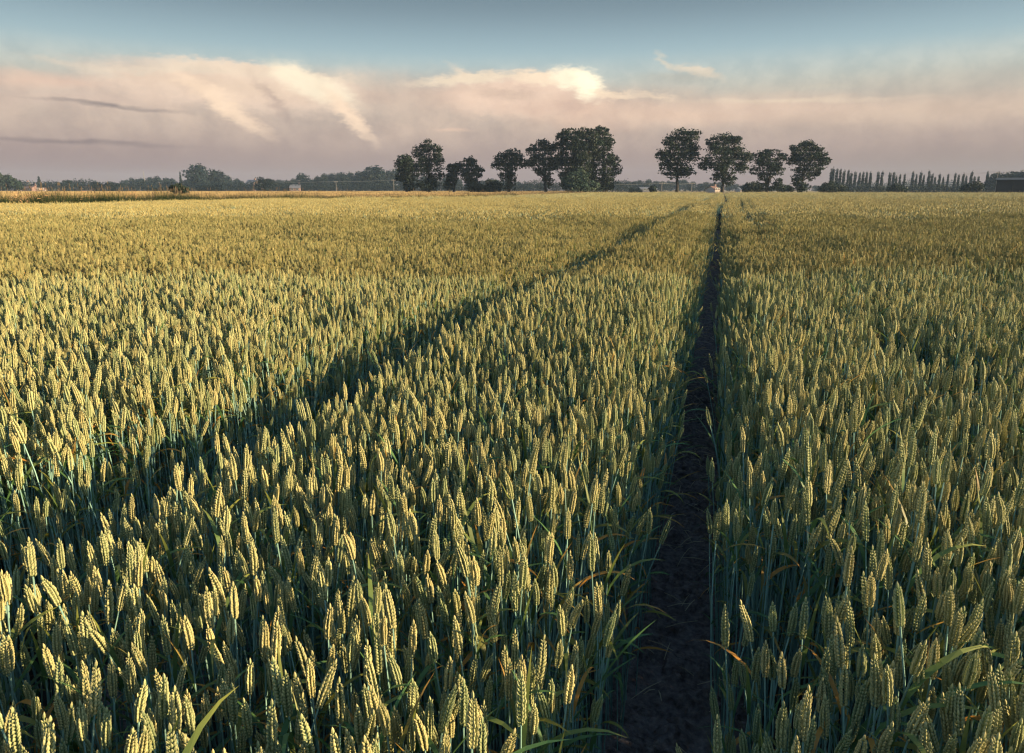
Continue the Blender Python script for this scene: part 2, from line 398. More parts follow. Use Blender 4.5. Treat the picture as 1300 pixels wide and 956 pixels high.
def clump(size, n, lod, nleaf, r, stemfrom, green=0.0, hj=.05):
    L_ = []; sd_ = r.uniform(0, 50)
    for i in range(n):
        ox, oy = r.uniform(-.5, .5)*size, r.uniform(-.5, .5)*size
        p = plant_parts(r, .84 - (.02 if lod < 2 else 0) + r.normal()*hj*.6 + hj*2.6*float(vnoise(ox + sd_, oy, .17 if size < .6 else .3, 3)), abs(r.normal()*.17) + .03 + (.35 if r.random() < .06 else 0), max(0, green + r.normal()*.12), lod, int(nleaf + .99) if r.random() < (.8 if nleaf >= 1 else nleaf) else 0, stemfrom)
        L_.append((p, (ox, oy, 0), r.uniform(0, 6.28), 1))
    return joined(L_, 'c')
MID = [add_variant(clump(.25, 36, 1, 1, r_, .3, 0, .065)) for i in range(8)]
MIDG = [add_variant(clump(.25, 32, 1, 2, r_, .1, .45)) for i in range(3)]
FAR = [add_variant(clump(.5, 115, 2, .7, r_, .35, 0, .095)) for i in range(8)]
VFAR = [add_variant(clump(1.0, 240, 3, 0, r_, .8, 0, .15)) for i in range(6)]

# ------------------------------------------------------------------ where the wheat grows
TRACK_M, TRACK_L, TW = -.045, -1.80, .125
def bend(y): 
    t = np.clip((np.asarray(y, float) - 33)/22, 0, 1); return .42*t*t*(3-2*t) - .0004*np.clip(np.asarray(y, float)-60, 0, 200)**1.0
def gaps(y):
    g = [(TRACK_L, .14), (TRACK_M, TW), (TRACK_L-19.2, TW), (TRACK_M-19.2, TW), (TRACK_L+19.6, TW), (TRACK_M+19.6, TW)]
    if 15.5 < y < 60: g.append((.95, .10))
    if y > 24: g = [(c, h*float(np.interp(y, [24, 36], [1.25, 2.1 if -2 < c < -1 else 1.7]))) for c, h in g]
    return g
# smooth value noise for crop height
def crop_h(x, y):
    return 1 + .16*vnoise(x, y*.6, 1.3, 1) + .12*vnoise(x, y*.7, 3.3, 2) + .07*vnoise(x, y, .5, 3)
def camxy(x, y): return x*CR.x + y*CR.y, x*CF.x + y*CF.y            # lateral, forward
# the field's far edge, lateral/forward metres seen from the camera
EDGE = [(-60, 10), (-27.6, 36.5), (-22.3, 54), (-10, 66), (-1.8, 75), (12, 128), (16, 148), (60, 150), (130, 135), (160, 130)]
def edge_fwd(lat):
    xs = [e[0] for e in EDGE]; ys = [e[1] for e in EDGE]; return np.interp(lat, xs, ys)
def in_view(lat, fwd, margin=2.0): return (np.abs(lat) < .80*np.maximum(fwd, 0) + margin) & (fwd > -1.2)
def gapdist(x, y):
    xb = x - bend(y); d = np.full_like(xb, 9.)
    for g, hw in [(TRACK_L, .14), (TRACK_M, TW), (TRACK_L-19.2, TW), (TRACK_M-19.2, TW), (TRACK_L+19.6, TW), (TRACK_M+19.6, TW)]:
        d = np.minimum(d, np.abs(xb-g) - hw)
    e = np.abs(xb-.95) - .10; e = np.where((y > 15.5) & (y < 60), e, 9.); return np.minimum(d, e)
pos, idx, rot, scl = [], [], [], []
Z_NEAR, Z_MID, Z_FAR = 7.0, 22.0, 62.0
# near: every plant for itself, in drill rows
rows = np.arange(-9, 11, .107); n_in_row = int(22/.0205)
xx, yy = np.meshgrid(rows, np.linspace(-3, 14, int(17/.0146)))
xx = xx + rng.normal(0, .026, xx.shape); yy = yy + rng.uniform(-.02, .02, yy.shape); xx = xx.ravel(); yy = yy.ravel()
lat, fwd = camxy(xx, yy); gd = gapdist(xx, yy)
thin = vnoise(xx, yy, .55, 9) + .4*vnoise(xx, yy, .2, 12)
keep = in_view(lat, fwd, 2.2) & (fwd < Z_NEAR) & (gd > 0) & (np.hypot(xx, yy) > .12) & (thin > -.40 + rng.uniform(-.1, .1, xx.shape))
xx, yy, lat, fwd, gd = [a[keep] for a in (xx, yy, lat, fwd, gd)]
hh = crop_h(xx, yy) * rng.normal(1, .055, xx.shape); edge = np.clip(1 - gd/.16, 0, 1) * rng.random(xx.shape)**.5
hh *= 1 - .20*edge
isgreen = rng.random(xx.shape) < (.10 + .75*np.clip(1-gd/.22, 0, 1))
# the 300 plants that show largest become things of their own
ly, lx = None, None
def project(x, y, z):
    p = np.stack([x, y, z-EYE]); a = x*CR.x + y*CR.y; fw = x*CF.x + y*CF.y
    dep = fw*math.cos(PITCH) - (z-EYE)*math.sin(PITCH); up = fw*math.sin(PITCH) + (z-EYE)*math.cos(PITCH)
    return CX + F*a/dep, CY - F*up/dep, dep
px, py, dep = project(xx, yy, hh*.80)
vis = (px > 5) & (px < W-5) & (py > 330) & (py < H-6) & (dep > 0)
order = np.argsort(np.where(vis, dep, 1e9))[:300]
single = np.zeros(len(xx), bool); single[order] = True
az_ = rng.uniform(0, 2*math.pi, len(xx))
# crop leans a little away from the sun and into the tracks
for i in range(len(xx)):
    v = int(rng.choice(GREENV if isgreen[i] else NEAR)); s = float(hh[i])
    if single[i]:
        continue
    pos.append((xx[i], yy[i], 0)); idx.append(v); rot.append((rng.normal(0, .05), rng.normal(0, .05), az_[i])); scl.append((1, 1, s) if False else (s, s, s))
singles = [(float(xx[i]), float(yy[i]), float(hh[i]), float(az_[i]), bool(isgreen[i]), float(px[i]), float(py[i])) for i in order]
# clumps further out, in columns that stop at the tracks
def columns(y, wd, lo, hi):
    g = sorted(gaps(y)); e = [lo] + [v for c, h in g for v in (c-h, c+h)] + [hi]; out = []
    for a, b in zip(e[::2], e[1::2]):
        if b <= a: continue
        n = max(1, round((b-a)/wd)); s = (b-a)/n
        out += [(a + s*(i+.5), s, min(a + s*(i+.5) - a, b - (a + s*(i+.5)))) for i in range(n)]
    return out
def zone(f0, f1, wd, base_set, green_set):
    y = -25.0
    while y < 180:
        # lateral range at this y inside the view
        reach = .80*f1*1.35 + 6; lo = -min(150, reach+20); hi = min(150, reach+20)
        cols_ = columns(y, wd, lo, hi); X = np.array([c[0] for c in cols_]); S = np.array([c[1] for c in cols_]); ED = np.array([c[2] for c in cols_])
        X = X + float(bend(y)); Y = y + rng.uniform(-.3, .3, len(X))*wd
        la, fw = camxy(X, Y); k_ = in_view(la, fw, 3.0 if f1 < 30 else 5) & (fw >= f0 + (0 if f0 < 10 else f0*.45)*vnoise(X, Y, 1.7, 41)) & (fw < f1 + f1*.45*vnoise(X, Y, 1.7, 41)) & (fw < edge_fwd(la))
        for x_, y_, s_, e_ in zip(X[k_], Y[k_], S[k_], ED[k_]):
            gset = green_set is not None and e_ < wd*.6 and rng.random() < .6
            pos.append((x_, y_, 0)); idx.append(int(rng.choice(green_set if gset else base_set)))
            h_ = float(crop_h(x_, y_)) * (1 - (.12 if (e_ < wd*.6 and wd > .3) else .08 if e_ < wd*.6 else 0))
            rot.append((0, 0, math.pi*float(rng.integers(0, 2)) if wd > .3 else float(rng.integers(0, 4))*math.pi/2)); sx = s_/wd*1.04
            scl.append((sx, 1.04, h_))
        y += wd
zone(Z_NEAR, Z_MID, .25, MID, MIDG)
zone(Z_MID, Z_FAR, .5, FAR, None)
zone(Z_FAR, 165, 1.0, VFAR, None)

def scatter(name, pos, idx, rot, scl, coll):
    me = bpy.data.meshes.new(name); n = len(pos); me.vertices.add(n); me.vertices.foreach_set('co', np.array(pos, dtype=np.float32).ravel())
    a = me.attributes.new('idx', 'INT', 'POINT'); a.data.foreach_set('value', np.array(idx, dtype=np.int32))
    a = me.attributes.new('rot', 'FLOAT_VECTOR', 'POINT'); a.data.foreach_set('vector', np.array(rot, dtype=np.float32).ravel())
    a = me.attributes.new('scl', 'FLOAT_VECTOR', 'POINT'); a.data.foreach_set('vector', np.array(scl, dtype=np.float32).ravel())
    o = bpy.data.objects.new(name, me); C.objects.link(o)
    g = bpy.data.node_groups.new(name, 'GeometryNodeTree')
    g.interface.new_socket('Geometry', in_out='INPUT', socket_type='NodeSocketGeometry'); g.interface.new_socket('Geometry', in_out='OUTPUT', socket_type='NodeSocketGeometry')
    n_ = g.nodes; l = g.links; gi = n_.new('NodeGroupInput'); go = n_.new('NodeGroupOutput')
    mp = n_.new('GeometryNodeMeshToPoints'); ip = n_.new('GeometryNodeInstanceOnPoints'); ci = n_.new('GeometryNodeCollectionInfo')
    ci.inputs[0].default_value = coll; ci.inputs['Separate Children'].default_value = True; ci.inputs['Reset Children'].default_value = True
    def at_(nm, ty):
        q = n_.new('GeometryNodeInputNamedAttribute'); q.data_type = ty; q.inputs[0].default_value = nm; return q.outputs[0]
    l.new(gi.outputs[0], mp.inputs[0]); l.new(mp.outputs[0], ip.inputs['Points']); l.new(ci.outputs[0], ip.inputs['Instance']); ip.inputs['Pick Instance'].default_value = True
    l.new(at_('idx', 'INT'), ip.inputs['Instance Index']); l.new(at_('rot', 'FLOAT_VECTOR'), ip.inputs['Rotation']); l.new(at_('scl', 'FLOAT_VECTOR'), ip.inputs['Scale'])
    l.new(ip.outputs[0], go.inputs[0])
    md = o.modifiers.new('scatter', 'NODES'); md.node_group = g
    return o

# ------------------------------------------------------------------ ground
mb = MB(); S = 900
mb.add([(-S, -S, 0), (S, -S, 0), (S, S, 0), (-S, S, 0)], [(0, 1, 2, 3)], (.3, .3, .3))
tag(mb.obj('ground', MAT['stubble']), kind='structure')
def strip(name, poly, z, m, **k_):
    b_ = MB(); b_.add([(p[0], p[1], z) for p in poly], [tuple(range(len(poly)))], (.3, .3, .3)); return tag(b_.obj(name, MAT[m]), **k_)
def cw(lat_, fwd_): p = CR*lat_ + CF*fwd_; return (p.x, p.y)
strip('field_soil', [cw(-62, -60), cw(160, -60)] + [cw(*e) for e in reversed(EDGE)], .01, 'field_soil', kind='structure')
# the bare wheel track, cloddy soil
def soil_track(xc, y0, y1, hw, dy=.016):
    ys = np.concatenate([np.arange(y0, min(6, y1), dy), np.arange(min(6, y1), y1, .08)]); xs = np.linspace(-hw, hw, 34)
    V = []
    X, Y = np.meshgrid(xs, ys)
    Z = .026 + .055*vnoise(X, Y*1.8, .085, 5) + .038*vnoise(X, Y*1.6, .032, 6) + .03*vnoise(X, Y, .3, 7) + .02*vnoise(X, Y*1.5, .11, 15)
    Z = np.maximum(Z, .012); Z -= .02*np.exp(-(X/(hw*.55))**2)*0; Z[:, 0] = Z[:, -1] = .006
    V = np.stack([X + xc + bend(Y), Y, Z], -1).reshape(-1, 3); n = len(xs)
    f = [(i*n+j, i*n+j+1, (i+1)*n+j+1, (i+1)*n+j) for i in range(len(ys)-1) for j in range(n-1)]
    b_ = MB(); b_.add(V, f, (.3, .3, .3)); return b_
tag(soil_track(TRACK_M, .2, 30, .26).obj('wheel_track', MAT['soil']), kind='structure')
tag(soil_track(TRACK_L, .2, 12, .24, .03).obj('wheel_track', MAT['soil']), kind='structure')
# straw and dead leaves lying in the tracks
b_ = MB()
for i in range(300):
    y = .8 + 11*rng.random()**1.5; x = (TRACK_M if i % 4 else TRACK_L) + rng.normal(0, .085); a = rng.uniform(0, 3.14); l_ = rng.uniform(.03, .16)
    d = np.array((math.cos(a), math.sin(a), rng.normal(0, .18)))*l_; p = np.array((x, y, .05))
    tube(b_, [p-d/2, p + np.array((0, 0, .006)), p+d/2], [.0010, .0022, .0012], (.3, .25, .15), 3)
tag(b_.obj('straw_litter', MAT['straw']), 'dry straw and dead leaves lying on the bare soil of the wheel tracks', 'straw', kind='stuff')

wheat = scatter('wheat_crop', pos, idx, rot, scl, vcol)
tag(wheat, 'standing field of ripening green gold wheat stretching to the far trees', 'wheat', kind='stuff')

# ------------------------------------------------------------------ the 300 nearest plants
def part_meshes(parts):
    out = [('stem', parts['stem'].mesh('stem', WM)), ('ear', parts['ear'].mesh('ear', WM))]
    return out + [('leaf', q.mesh('leaf', WM)) for q in parts['leaf']]
NM = [part_meshes(p) for p in near_parts]; GM = [part_meshes(p) for p in green_parts]
for (x, y, h_, a, gr, qx, qy) in singles:
    k_ = random.randrange(len(GM) if gr else len(NM)); ms = (GM if gr else NM)[k_]
    root = empty('wheat_plant', (x, y, 0), a, h_); root.rotation_euler = (random.gauss(0, .04), random.gauss(0, .04), a)
    lean = [.06, .14, .26, .1, .2, .08][k_ % 6] if gr else LEANS[k_ % 14]
    side = 'left' if x < TRACK_M else 'right'
    how = 'bent' if lean > .28 else 'upright'
    lv = {0: 'no', 1: 'one leaf', 2: 'two leaves', 3: 'three leaves'}[sum(1 for n_, _ in ms if n_ == 'leaf')]
    col_ = 'green' if gr else 'gold'
    tag(root, '%s %s wheat ear with %s, in the nearest rows %s of the bare track' % (how, col_, lv, side), 'wheat plant', 'wheat plants in the nearest rows of the crop')
    for n_, me in ms:
        c_ = bpy.data.objects.new(n_, me); C.objects.link(c_); c_.parent = root

# ------------------------------------------------------------------ verge between the fields: grass tufts, and the golden crop behind it
gcol = bpy.data.collections.new('verge_variants'); gv = []
def add_g(mb, mats):
    o = bpy.data.objects.new('verge_v%03d' % len(gv), mb.mesh('verge', mats)); gcol.objects.link(o); gv.append(o); return len(gv)-1
def tuft(r, n, h, spread, dark, seed, sw=.008):
    mb = MB()
    for i in range(n):
        o = (r.normal()*spread, r.normal()*spread, 0); c = dark*(.7 + .6*r.random())
        leaf(mb, o, r.uniform(0, 6.28), r.uniform(1.1, 1.5), h*r.uniform(.6, 1.1), sw, r.uniform(.1, .9), (c, c*1.5), 3, 0)
    for i in range(seed):
        o = np.array((r.normal()*spread, r.normal()*spread, 0)); t = o + np.array((r.normal()*.08, r.normal()*.08, h*r.uniform(.85, 1.12)))
        tube(mb, [o, t], [.004, .003], (.14, .11, .06), 3, 0, False)
        tube(mb, [t, t + (0, 0, .05), t + (.01, 0, .16)], [.004, .014, .002], (.15, .11, .075), 4, 0, False)
    return mb
gr_ = np.random.default_rng(11)
DARK = [add_g(tuft(gr_, 70, 1.22, .16, np.array((.018, .032, .011)), 1, .014), [MAT['foliage']]) for i in range(4)]
DRY = [add_g(tuft(gr_, 50, 1.05, .2, np.array((.20, .155, .10)), 4, .010), [MAT['foliage']]) for i in range(3)]
def barley(r):
    mb = MB()
    for i in range(160):
        o = np.array((r.uniform(-1, 1), r.uniform(-1, 1), 0)); t = o + np.array((r.normal()*.05, r.normal()*.05, .68 + r.normal()*.04)); c = np.array((.42, .31, .15))*(.8 + .4*r.random())
        tube(mb, [o + (0, 0, .3), t, t + (r.normal()*.03, r.normal()*.03, .1)], [.006, .018, .004], c, 3, 0, False)
    return mb
BAR = [add_g(barley(gr_), [MAT['foliage']]) for i in range(4)]
vp, vi, vr, vs_ = [], [], [], []
for i in range(len(EDGE)-1):
    (a0, f0), (a1, f1) = EDGE[i], EDGE[i+1]; ln = math.hypot(a1-a0, f1-f0)
    nx, nf = -(f1-f0)/ln, (a1-a0)/ln                                # outward
    left = a1 < 14
    wd = 2.6 if left else 4.0
    for j in range(int(ln*wd*(9 if left else 5))):
        t = random.random(); q = random.random()*wd + .25; la = a0 + (a1-a0)*t + nx*q; fw = f0 + (f1-f0)*t + nf*q
        if abs(la) > .85*fw + 6 or fw < 0: continue
        dry = random.random() < (.04 + .25*max(0, q/wd-.5) if left else .8)
        if la > 60: dry = random.random() < .6
        hv = 1 + .35*float(vnoise(la, fw, 3.0, 21)) + .25*float(vnoise(la, fw, .9, 22))
        hv *= (1.0 if left else .88) * random.uniform(.75, 1.15)
        if left: hv *= float(np.interp(fw, [36, 60, 80, 130], [1.28, 1.05, .92, .85]))
        p = cw(la, fw); vp.append((p[0], p[1], 0)); vi.append(random.choice(DRY if dry else DARK)); vr.append((0, 0, random.uniform(0, 6.28))); vs_.append((hv, hv, hv))
verge = scatter('verge_grass', vp, vi, vr, vs_, gcol)
tag(verge, 'rough uncut grass and weeds along the edge of the wheat field', 'grass', kind='stuff')
bp_, bi_, br_, bs_ = [], [], [], []
la = -190
while la < 30:
    fw = 30
    while fw < 235:
        if fw > edge_fwd(la) + 5.5 and abs(la) < .85*fw + 8 and la < 20 + 0*fw:
            p = cw(la + random.uniform(-.4, .4), fw + random.uniform(-.4, .4)); s = 1.0
            bp_.append((p[0], p[1], 0)); bi_.append(random.choice(BAR)); br_.append((0, 0, random.uniform(0, 6.28))); bs_.append((1, 1, 1.25 + .12*float(vnoise(la, fw, 9, 5))))
        fw += 1.8
    la += 1.8
bar = scatter('barley_crop', bp_, bi_, br_, bs_, gcol)
tag(bar, 'golden ripe barley field lying behind the grassy verge on the left', 'barley', kind='stuff')

# ------------------------------------------------------------------ trees
FG = np.array((.020, .034, .025))
def leaf_cloud(mb, lobes, n, size, r, tint, gap=.0, seed=1, gs=1.2, shell=.45):
    """lobes: (cx, cy, cz, rx, ry, rz); n clumps of leaves spread through them"""
    vol = np.array([l[3]*l[5] for l in lobes])**.9; pr = vol/vol.sum()
    k_ = r.choice(len(lobes), n, p=pr); Lb = np.array(lobes)[k_]
    d = r.normal(size=(n, 3)); d /= np.linalg.norm(d, axis=1)[:, None]; rad = r.random(n)**shell
    wob = 1 + .22*np.sin(d[:, 0]*5 + k_*2.1)*np.cos(d[:, 2]*6 + k_) + .10*np.sin(d[:, 0]*13 + d[:, 2]*11 + k_)
    p = Lb[:, :3] + d*Lb[:, 3:6]*(rad*wob)[:, None]
    # bunches: pull points toward twig centres, leave air between them
    g3 = gs; cell = np.floor(p/g3); hsh = np.sin(cell @ np.array((12.9898, 78.233, 37.719)) + seed)*43758.5453; hsh -= np.floor(hsh)
    hs2 = np.sin(cell @ np.array((39.3, 11.1, 83.1)) + seed)*43758.5453; hs2 -= np.floor(hs2)
    ctr = (cell + .5 + .35*np.stack([hsh-.5, hs2-.5, hsh*0], 1))*g3
    p = p + (ctr - p)*.32*r.random(n)[:, None]
    keep = (hsh > gap) | (r.random(n) < .25); p = p[keep]; hsh = hsh[keep]; n = len(p)
    a = r.normal(size=(n, 3)); a /= np.linalg.norm(a, axis=1)[:, None]; b = np.cross(a, r.normal(size=(n, 3))); b /= np.linalg.norm(b, axis=1)[:, None]
    s = size*r.uniform(.6, 1.3, n)[:, None]; V = np.stack([p - a*s, p + b*s*.55, p + a*s, p - b*s*.55], 1).reshape(-1, 3)
    c = np.array(tint)[None]*(.72 + .55*hsh[:, None] + r.normal(0, .1, n)[:, None]); c[:, 0] *= (.85 + .4*hs2[keep]); c = np.clip(c, .01, 1)
    mb.add(V, [(4*i, 4*i+1, 4*i+2, 4*i+3) for i in range(n)], np.repeat(c, 4, 0))
def limbs(mb, base, lobes, r0, r, fork=.3, twigs=3):
    base = np.array(base, float); top = max(l[2] for l in lobes); low = min(l[2]-l[5] for l in lobes)
    fz = max(low*.9 + .4, (top)*fork); cx = np.mean([l[0] for l in lobes]); hub = np.array((base[0]*.7 + cx*.3, base[1], fz))
    tube(mb, [base - (0, 0, .3), base + (0, 0, .25), (base+hub)/2 + (r.normal()*.1, 0, 0), hub], [r0*1.5, r0*1.1, r0*.9, r0*.75], (.07, .06, .05), 8)
    tops = np.array((cx, base[1], top)); tube(mb, [hub, (hub+tops)/2 + (r.normal()*.3, r.normal()*.3, 0), tops], [r0*.75, r0*.4, r0*.08], (.07, .06, .05), 6)
    for l in lobes:
        c = np.array(l[:3]); s = hub + (tops-hub)*r.uniform(0, .45); m_ = (s+c)/2 + np.array((0, 0, .12*l[5])) + r.normal(size=3)*.25
        q = c + np.array((r.normal()*.3, r.normal()*.3, l[5]*.55))
        tube(mb, [s, m_, c, q], [r0*.42, r0*.28, r0*.16, r0*.04], (.07, .06, .05), 5, 0, False)
        for t in range(twigs):
            d = unit(r.normal(size=3))*np.array(l[3:6])*.85; tube(mb, [m_*.4 + c*.6, c + d*.5 + (0, 0, .1), c + d], [r0*.13, r0*.08, .02], (.07, .06, .05), 4, 0, False)
def big_tree(name, bx, D, lobes_px, n, label, cat='tree', group=None, size=.25, gap=.34, tint=FG, r0=.38, seed=1, gs=1.1, fork=.3, depth=.9, trunk=True):
    """lobes_px: crown lobes as they stand in the photo (x, y, rx, ry); turned into metres at distance D"""
    r = np.random.default_rng(seed); base = P(bx, HOR, D); base.z = 0; s = D/F/1.0244
    root = empty(name, base, YAW); tag(root, label, cat, group)
    lob = []
    for q in lobes_px:
        x, y, rx, ry = q[:4]; dy = q[4] if len(q) > 4 else r.uniform(-.45, .45)*rx
        z = P(x, y, D).z; lob.append(((x-bx)*s, dy*s, z, rx*s, max(rx, ry)*s*depth, ry*s))
    if len(lob) > 3 and size > .2:
        sub = []
        for l in lob:
            for q_ in range(4):
                d_ = r.normal(size=3); d_ /= np.linalg.norm(d_); d_[2] = abs(d_[2])*.8 if q_ < 2 else d_[2]*.7; f_ = r.uniform(.62, 1.02); g_ = r.uniform(.24, .46)
                sub.append((l[0]+d_[0]*l[3]*f_, l[1]+d_[1]*l[4]*f_, max(l[2]+d_[2]*l[5]*f_, 1.2), l[3]*g_*1.2, l[4]*g_, l[5]*g_))
        full = [tuple(l[:3]) + tuple(v_*.98 for v_ in l[3:]) for l in lob] + sub
    else: full = lob
    if trunk:
        t = MB(); limbs(t, (0, 0, 0), lob, r0, r, fork); t.obj('trunk', MAT['bark'], root, True)
    c = MB(); leaf_cloud(c, full, int(n*1.45), size, r, tint, gap + (.10 if gap > .3 else -.04), seed, gs); c.obj('crown', MAT['foliage'], root)
    return root
G1, G2 = 'trees standing in the left hand clump beyond the wheat', 'four round trees standing beyond the end of the track'
big_tree('tree', 516, 165, [(514, 206, 11, 10), (521, 212, 11, 13), (512, 222, 9, 12), (521, 232, 10, 12), (508, 210, 6, 6)], 5200, 'bushy dark tree against the left side of the tallest left hand tree', 'tree', G1, seed=3, gap=.22)
big_tree('tree', 544, 165, [(544, 186, 10, 9), (555, 193, 8, 10), (534, 195, 11, 10), (559, 206, 6, 12), (545, 205, 14, 12), (535, 216, 13, 11), (548, 224, 16, 14), (545, 237, 14, 9)], 8500, 'tallest of the left hand trees, open pointed crown with sky showing through', 'tree', G1, seed=4, gap=.42)
big_tree('tree', 577, 165, [(577, 214, 11, 8), (573, 226, 9, 10), (570, 236, 7, 7), (584, 210, 6, 5)], 3600, 'low broad tree joined to a taller dark green round one', 'tree', G1, seed=5, gap=.3)
big_tree('tree', 597, 163, [(596, 208, 10, 9), (604, 218, 9, 8), (592, 222, 9, 10), (598, 234, 8, 10), (608, 214, 5, 4)], 4800, 'dark round topped tree right of a low broad one', 'tree', G1, seed=6, gap=.3)
big_tree('tree', 626, 172, [(626, 238, 12, 8), (622, 233, 7, 6), (632, 236, 7, 6)], 2200, 'short bushy tree in front of the gap left of the thin stemmed tree', 'tree', G1, seed=7, gap=.15)
big_tree('tree', 607, 170, [(606, 239, 10, 7), (612, 240, 8, 5)], 1500, 'low dark shrub at the foot of the dark round topped tree', 'shrub', G1, seed=8, gap=.1)
big_tree('tree', 646, 162, [(640, 200, 12, 8), (652, 196, 12, 8), (633, 208, 9, 8), (659, 206, 10, 9), (646, 211, 13, 9), (645, 224, 12, 9), (646, 235, 10, 9)], 6600, 'airy tree with sky speckled crown left of the largest clump', 'tree', G1, seed=9, gap=.40)
big_tree('tree', 694, 160, [(688, 184, 11, 8), (676, 192, 9, 8), (698, 190, 10, 9), (684, 204, 13, 10), (698, 208, 12, 10), (672, 208, 7, 7), (690, 218, 12, 7), (697, 230, 9, 8)], 7800, 'open leaning tree touching the left side of the largest crown', 'tree', G1, seed=10, gap=.42)
big_tree('tree', 728, 158, [(722, 172, 14, 9), (740, 170, 14, 8), (712, 184, 10, 10), (730, 188, 18, 14), (752, 182, 13, 12), (714, 204, 13, 13), (734, 208, 18, 15), (722, 226, 13, 13), (745, 226, 16, 13)], 13500, 'largest tree in view, wide dense dome of dark leaves', 'tree', G1, seed=11, gap=.20, r0=.55, tint=FG*1.05)
big_tree('tree', 768, 160, [(750, 190, 9, 12), (750, 215, 9, 13), (762, 168, 10, 7), (768, 182, 11, 12), (762, 200, 15, 13), (775, 206, 11, 10), (783, 215, 7, 6), (768, 222, 13, 12), (764, 237, 15, 9), (772, 232, 11, 9)], 9000, 'tall full tree forming the right edge of the largest crown', 'tree', G1, seed=12, gap=.27, r0=.45, tint=FG*1.1)
big_tree('bush', 735, 152, [(732, 228, 17, 12), (745, 236, 16, 9), (722, 236, 10, 8), (735, 238, 18, 6)], 4200, 'bright green rounded bush at the foot of the largest tree', 'bush', None, seed=13, gap=.08, tint=FG*2.6, gs=.8, trunk=True, r0=.15)
big_tree('tree', 859, 158, [(860, 172, 14, 9), (874, 174, 10, 9), (847, 182, 10, 9), (866, 186, 18, 12), (840, 196, 10, 9), (856, 202, 20, 12), (878, 196, 10, 12), (846, 212, 12, 9), (868, 216, 14, 10), (856, 221, 13, 7)], 10500, 'tall tree with bare lower trunk, leftmost of the four beyond the track', 'tree', G2, seed=14, gap=.38, fork=.27)
big_tree('tree', 916, 157, [(916, 178, 15, 10), (902, 182, 9, 9), (930, 180, 9, 8), (908, 196, 18, 13), (930, 196, 15, 11), (944, 200, 9, 8), (896, 208, 10, 10), (918, 212, 18, 10), (940, 213, 8, 8), (912, 224, 10, 7), (926, 229, 9, 8)], 11500, 'broad dark tree standing right where the wheel track ends', 'tree', G2, seed=15, gap=.37, fork=.2)
big_tree('tree', 973, 160, [(974, 195, 12, 7), (962, 202, 10, 9), (986, 200, 9, 8), (972, 208, 16, 9), (957, 216, 7, 6), (984, 216, 9, 8), (970, 224, 9, 8), (974, 236, 11, 8), (986, 234, 7, 8)], 6200, 'smaller loose tree with two thin stems, third of the four', 'tree', G2, seed=16, gap=.42, fork=.2)
big_tree('tree', 1016, 160, [(1020, 186, 12, 8), (1008, 192, 11, 9), (1033, 193, 10, 9), (1018, 202, 18, 10), (1040, 206, 8, 11), (1004, 204, 8, 8), (1022, 216, 15, 9), (1012, 228, 9, 8), (1030, 222, 9, 8), (1016, 238, 10, 7)], 9800, 'rounded tree on a thick ivy stem, rightmost of the four', 'tree', G2, seed=17, gap=.34, fork=.25)
big_tree('bush', 955, 175, [(955, 238, 13, 7), (950, 240, 8, 6), (962, 240, 8, 5)], 2000, 'low dome shaped bush between the second and third of four trees', 'bush', None, seed=18, gap=.05, gs=.8, r0=.12)
big_tree('bush', 1058, 175, [(1052, 238, 11, 7), (1066, 240, 12, 6), (1044, 241, 6, 4)], 2000, 'long low bush at the left end of the poplar row', 'bush', None, seed=19, gap=.05, gs=.8, r0=.12)
big_tree('bush', 1139, 178, [(1137, 239, 8, 6), (1144, 241, 9, 4), (1130, 242, 6, 3)], 1300, 'small dark bush in front of the middle of the poplars', 'bush', None, seed=20, gap=.05, gs=.8, r0=.1)
big_tree('bush', 1234, 172, [(1233, 238, 10, 6), (1242, 237, 8, 6), (1226, 240, 6, 4)], 1500, 'dark rounded bush near the right end of the poplars', 'bush', None, seed=21, gap=.05, gs=.8, r0=.1)
big_tree('bush', 994, 178, [(992, 240, 8, 4), (1001, 240, 6, 4)], 900, 'small dark bush between the third and fourth of four trees', 'bush', None, seed=22, gap=.05, gs=.8, r0=.1)
big_tree('bush', 829, 185, [(829, 240, 5, 5)], 500, 'small round dark bush by the far road left of the poles', 'bush', None, seed=23, gap=.05, gs=.8, r0=.1)
big_tree('bush', 228, 68, [(226, 239, 9, 5), (233, 241, 7, 4), (221, 241, 5, 4)], 3600, 'green bush rising out of the grassy verge on the left', 'bush', None, size=.10, seed=24, gap=.12, tint=FG*1.4, gs=.35, r0=.06)
# nearer green trees at the left end
big_tree('tree', 5, 300, [(2, 226, 6, 6), (8, 232, 7, 8), (-6, 230, 8, 10)], 2500, 'green tree cut by the left edge of the picture', 'tree', None, size=.5, seed=25, gap=.15, tint=FG*1.5)
big_tree('tree', 18, 300, [(12, 227, 5, 5), (20, 233, 7, 6), (25, 237, 5, 4)], 2200, 'low green tree second from the left edge, beside the first roofs', 'tree', None, size=.5, seed=26, gap=.15, tint=FG*1.5)

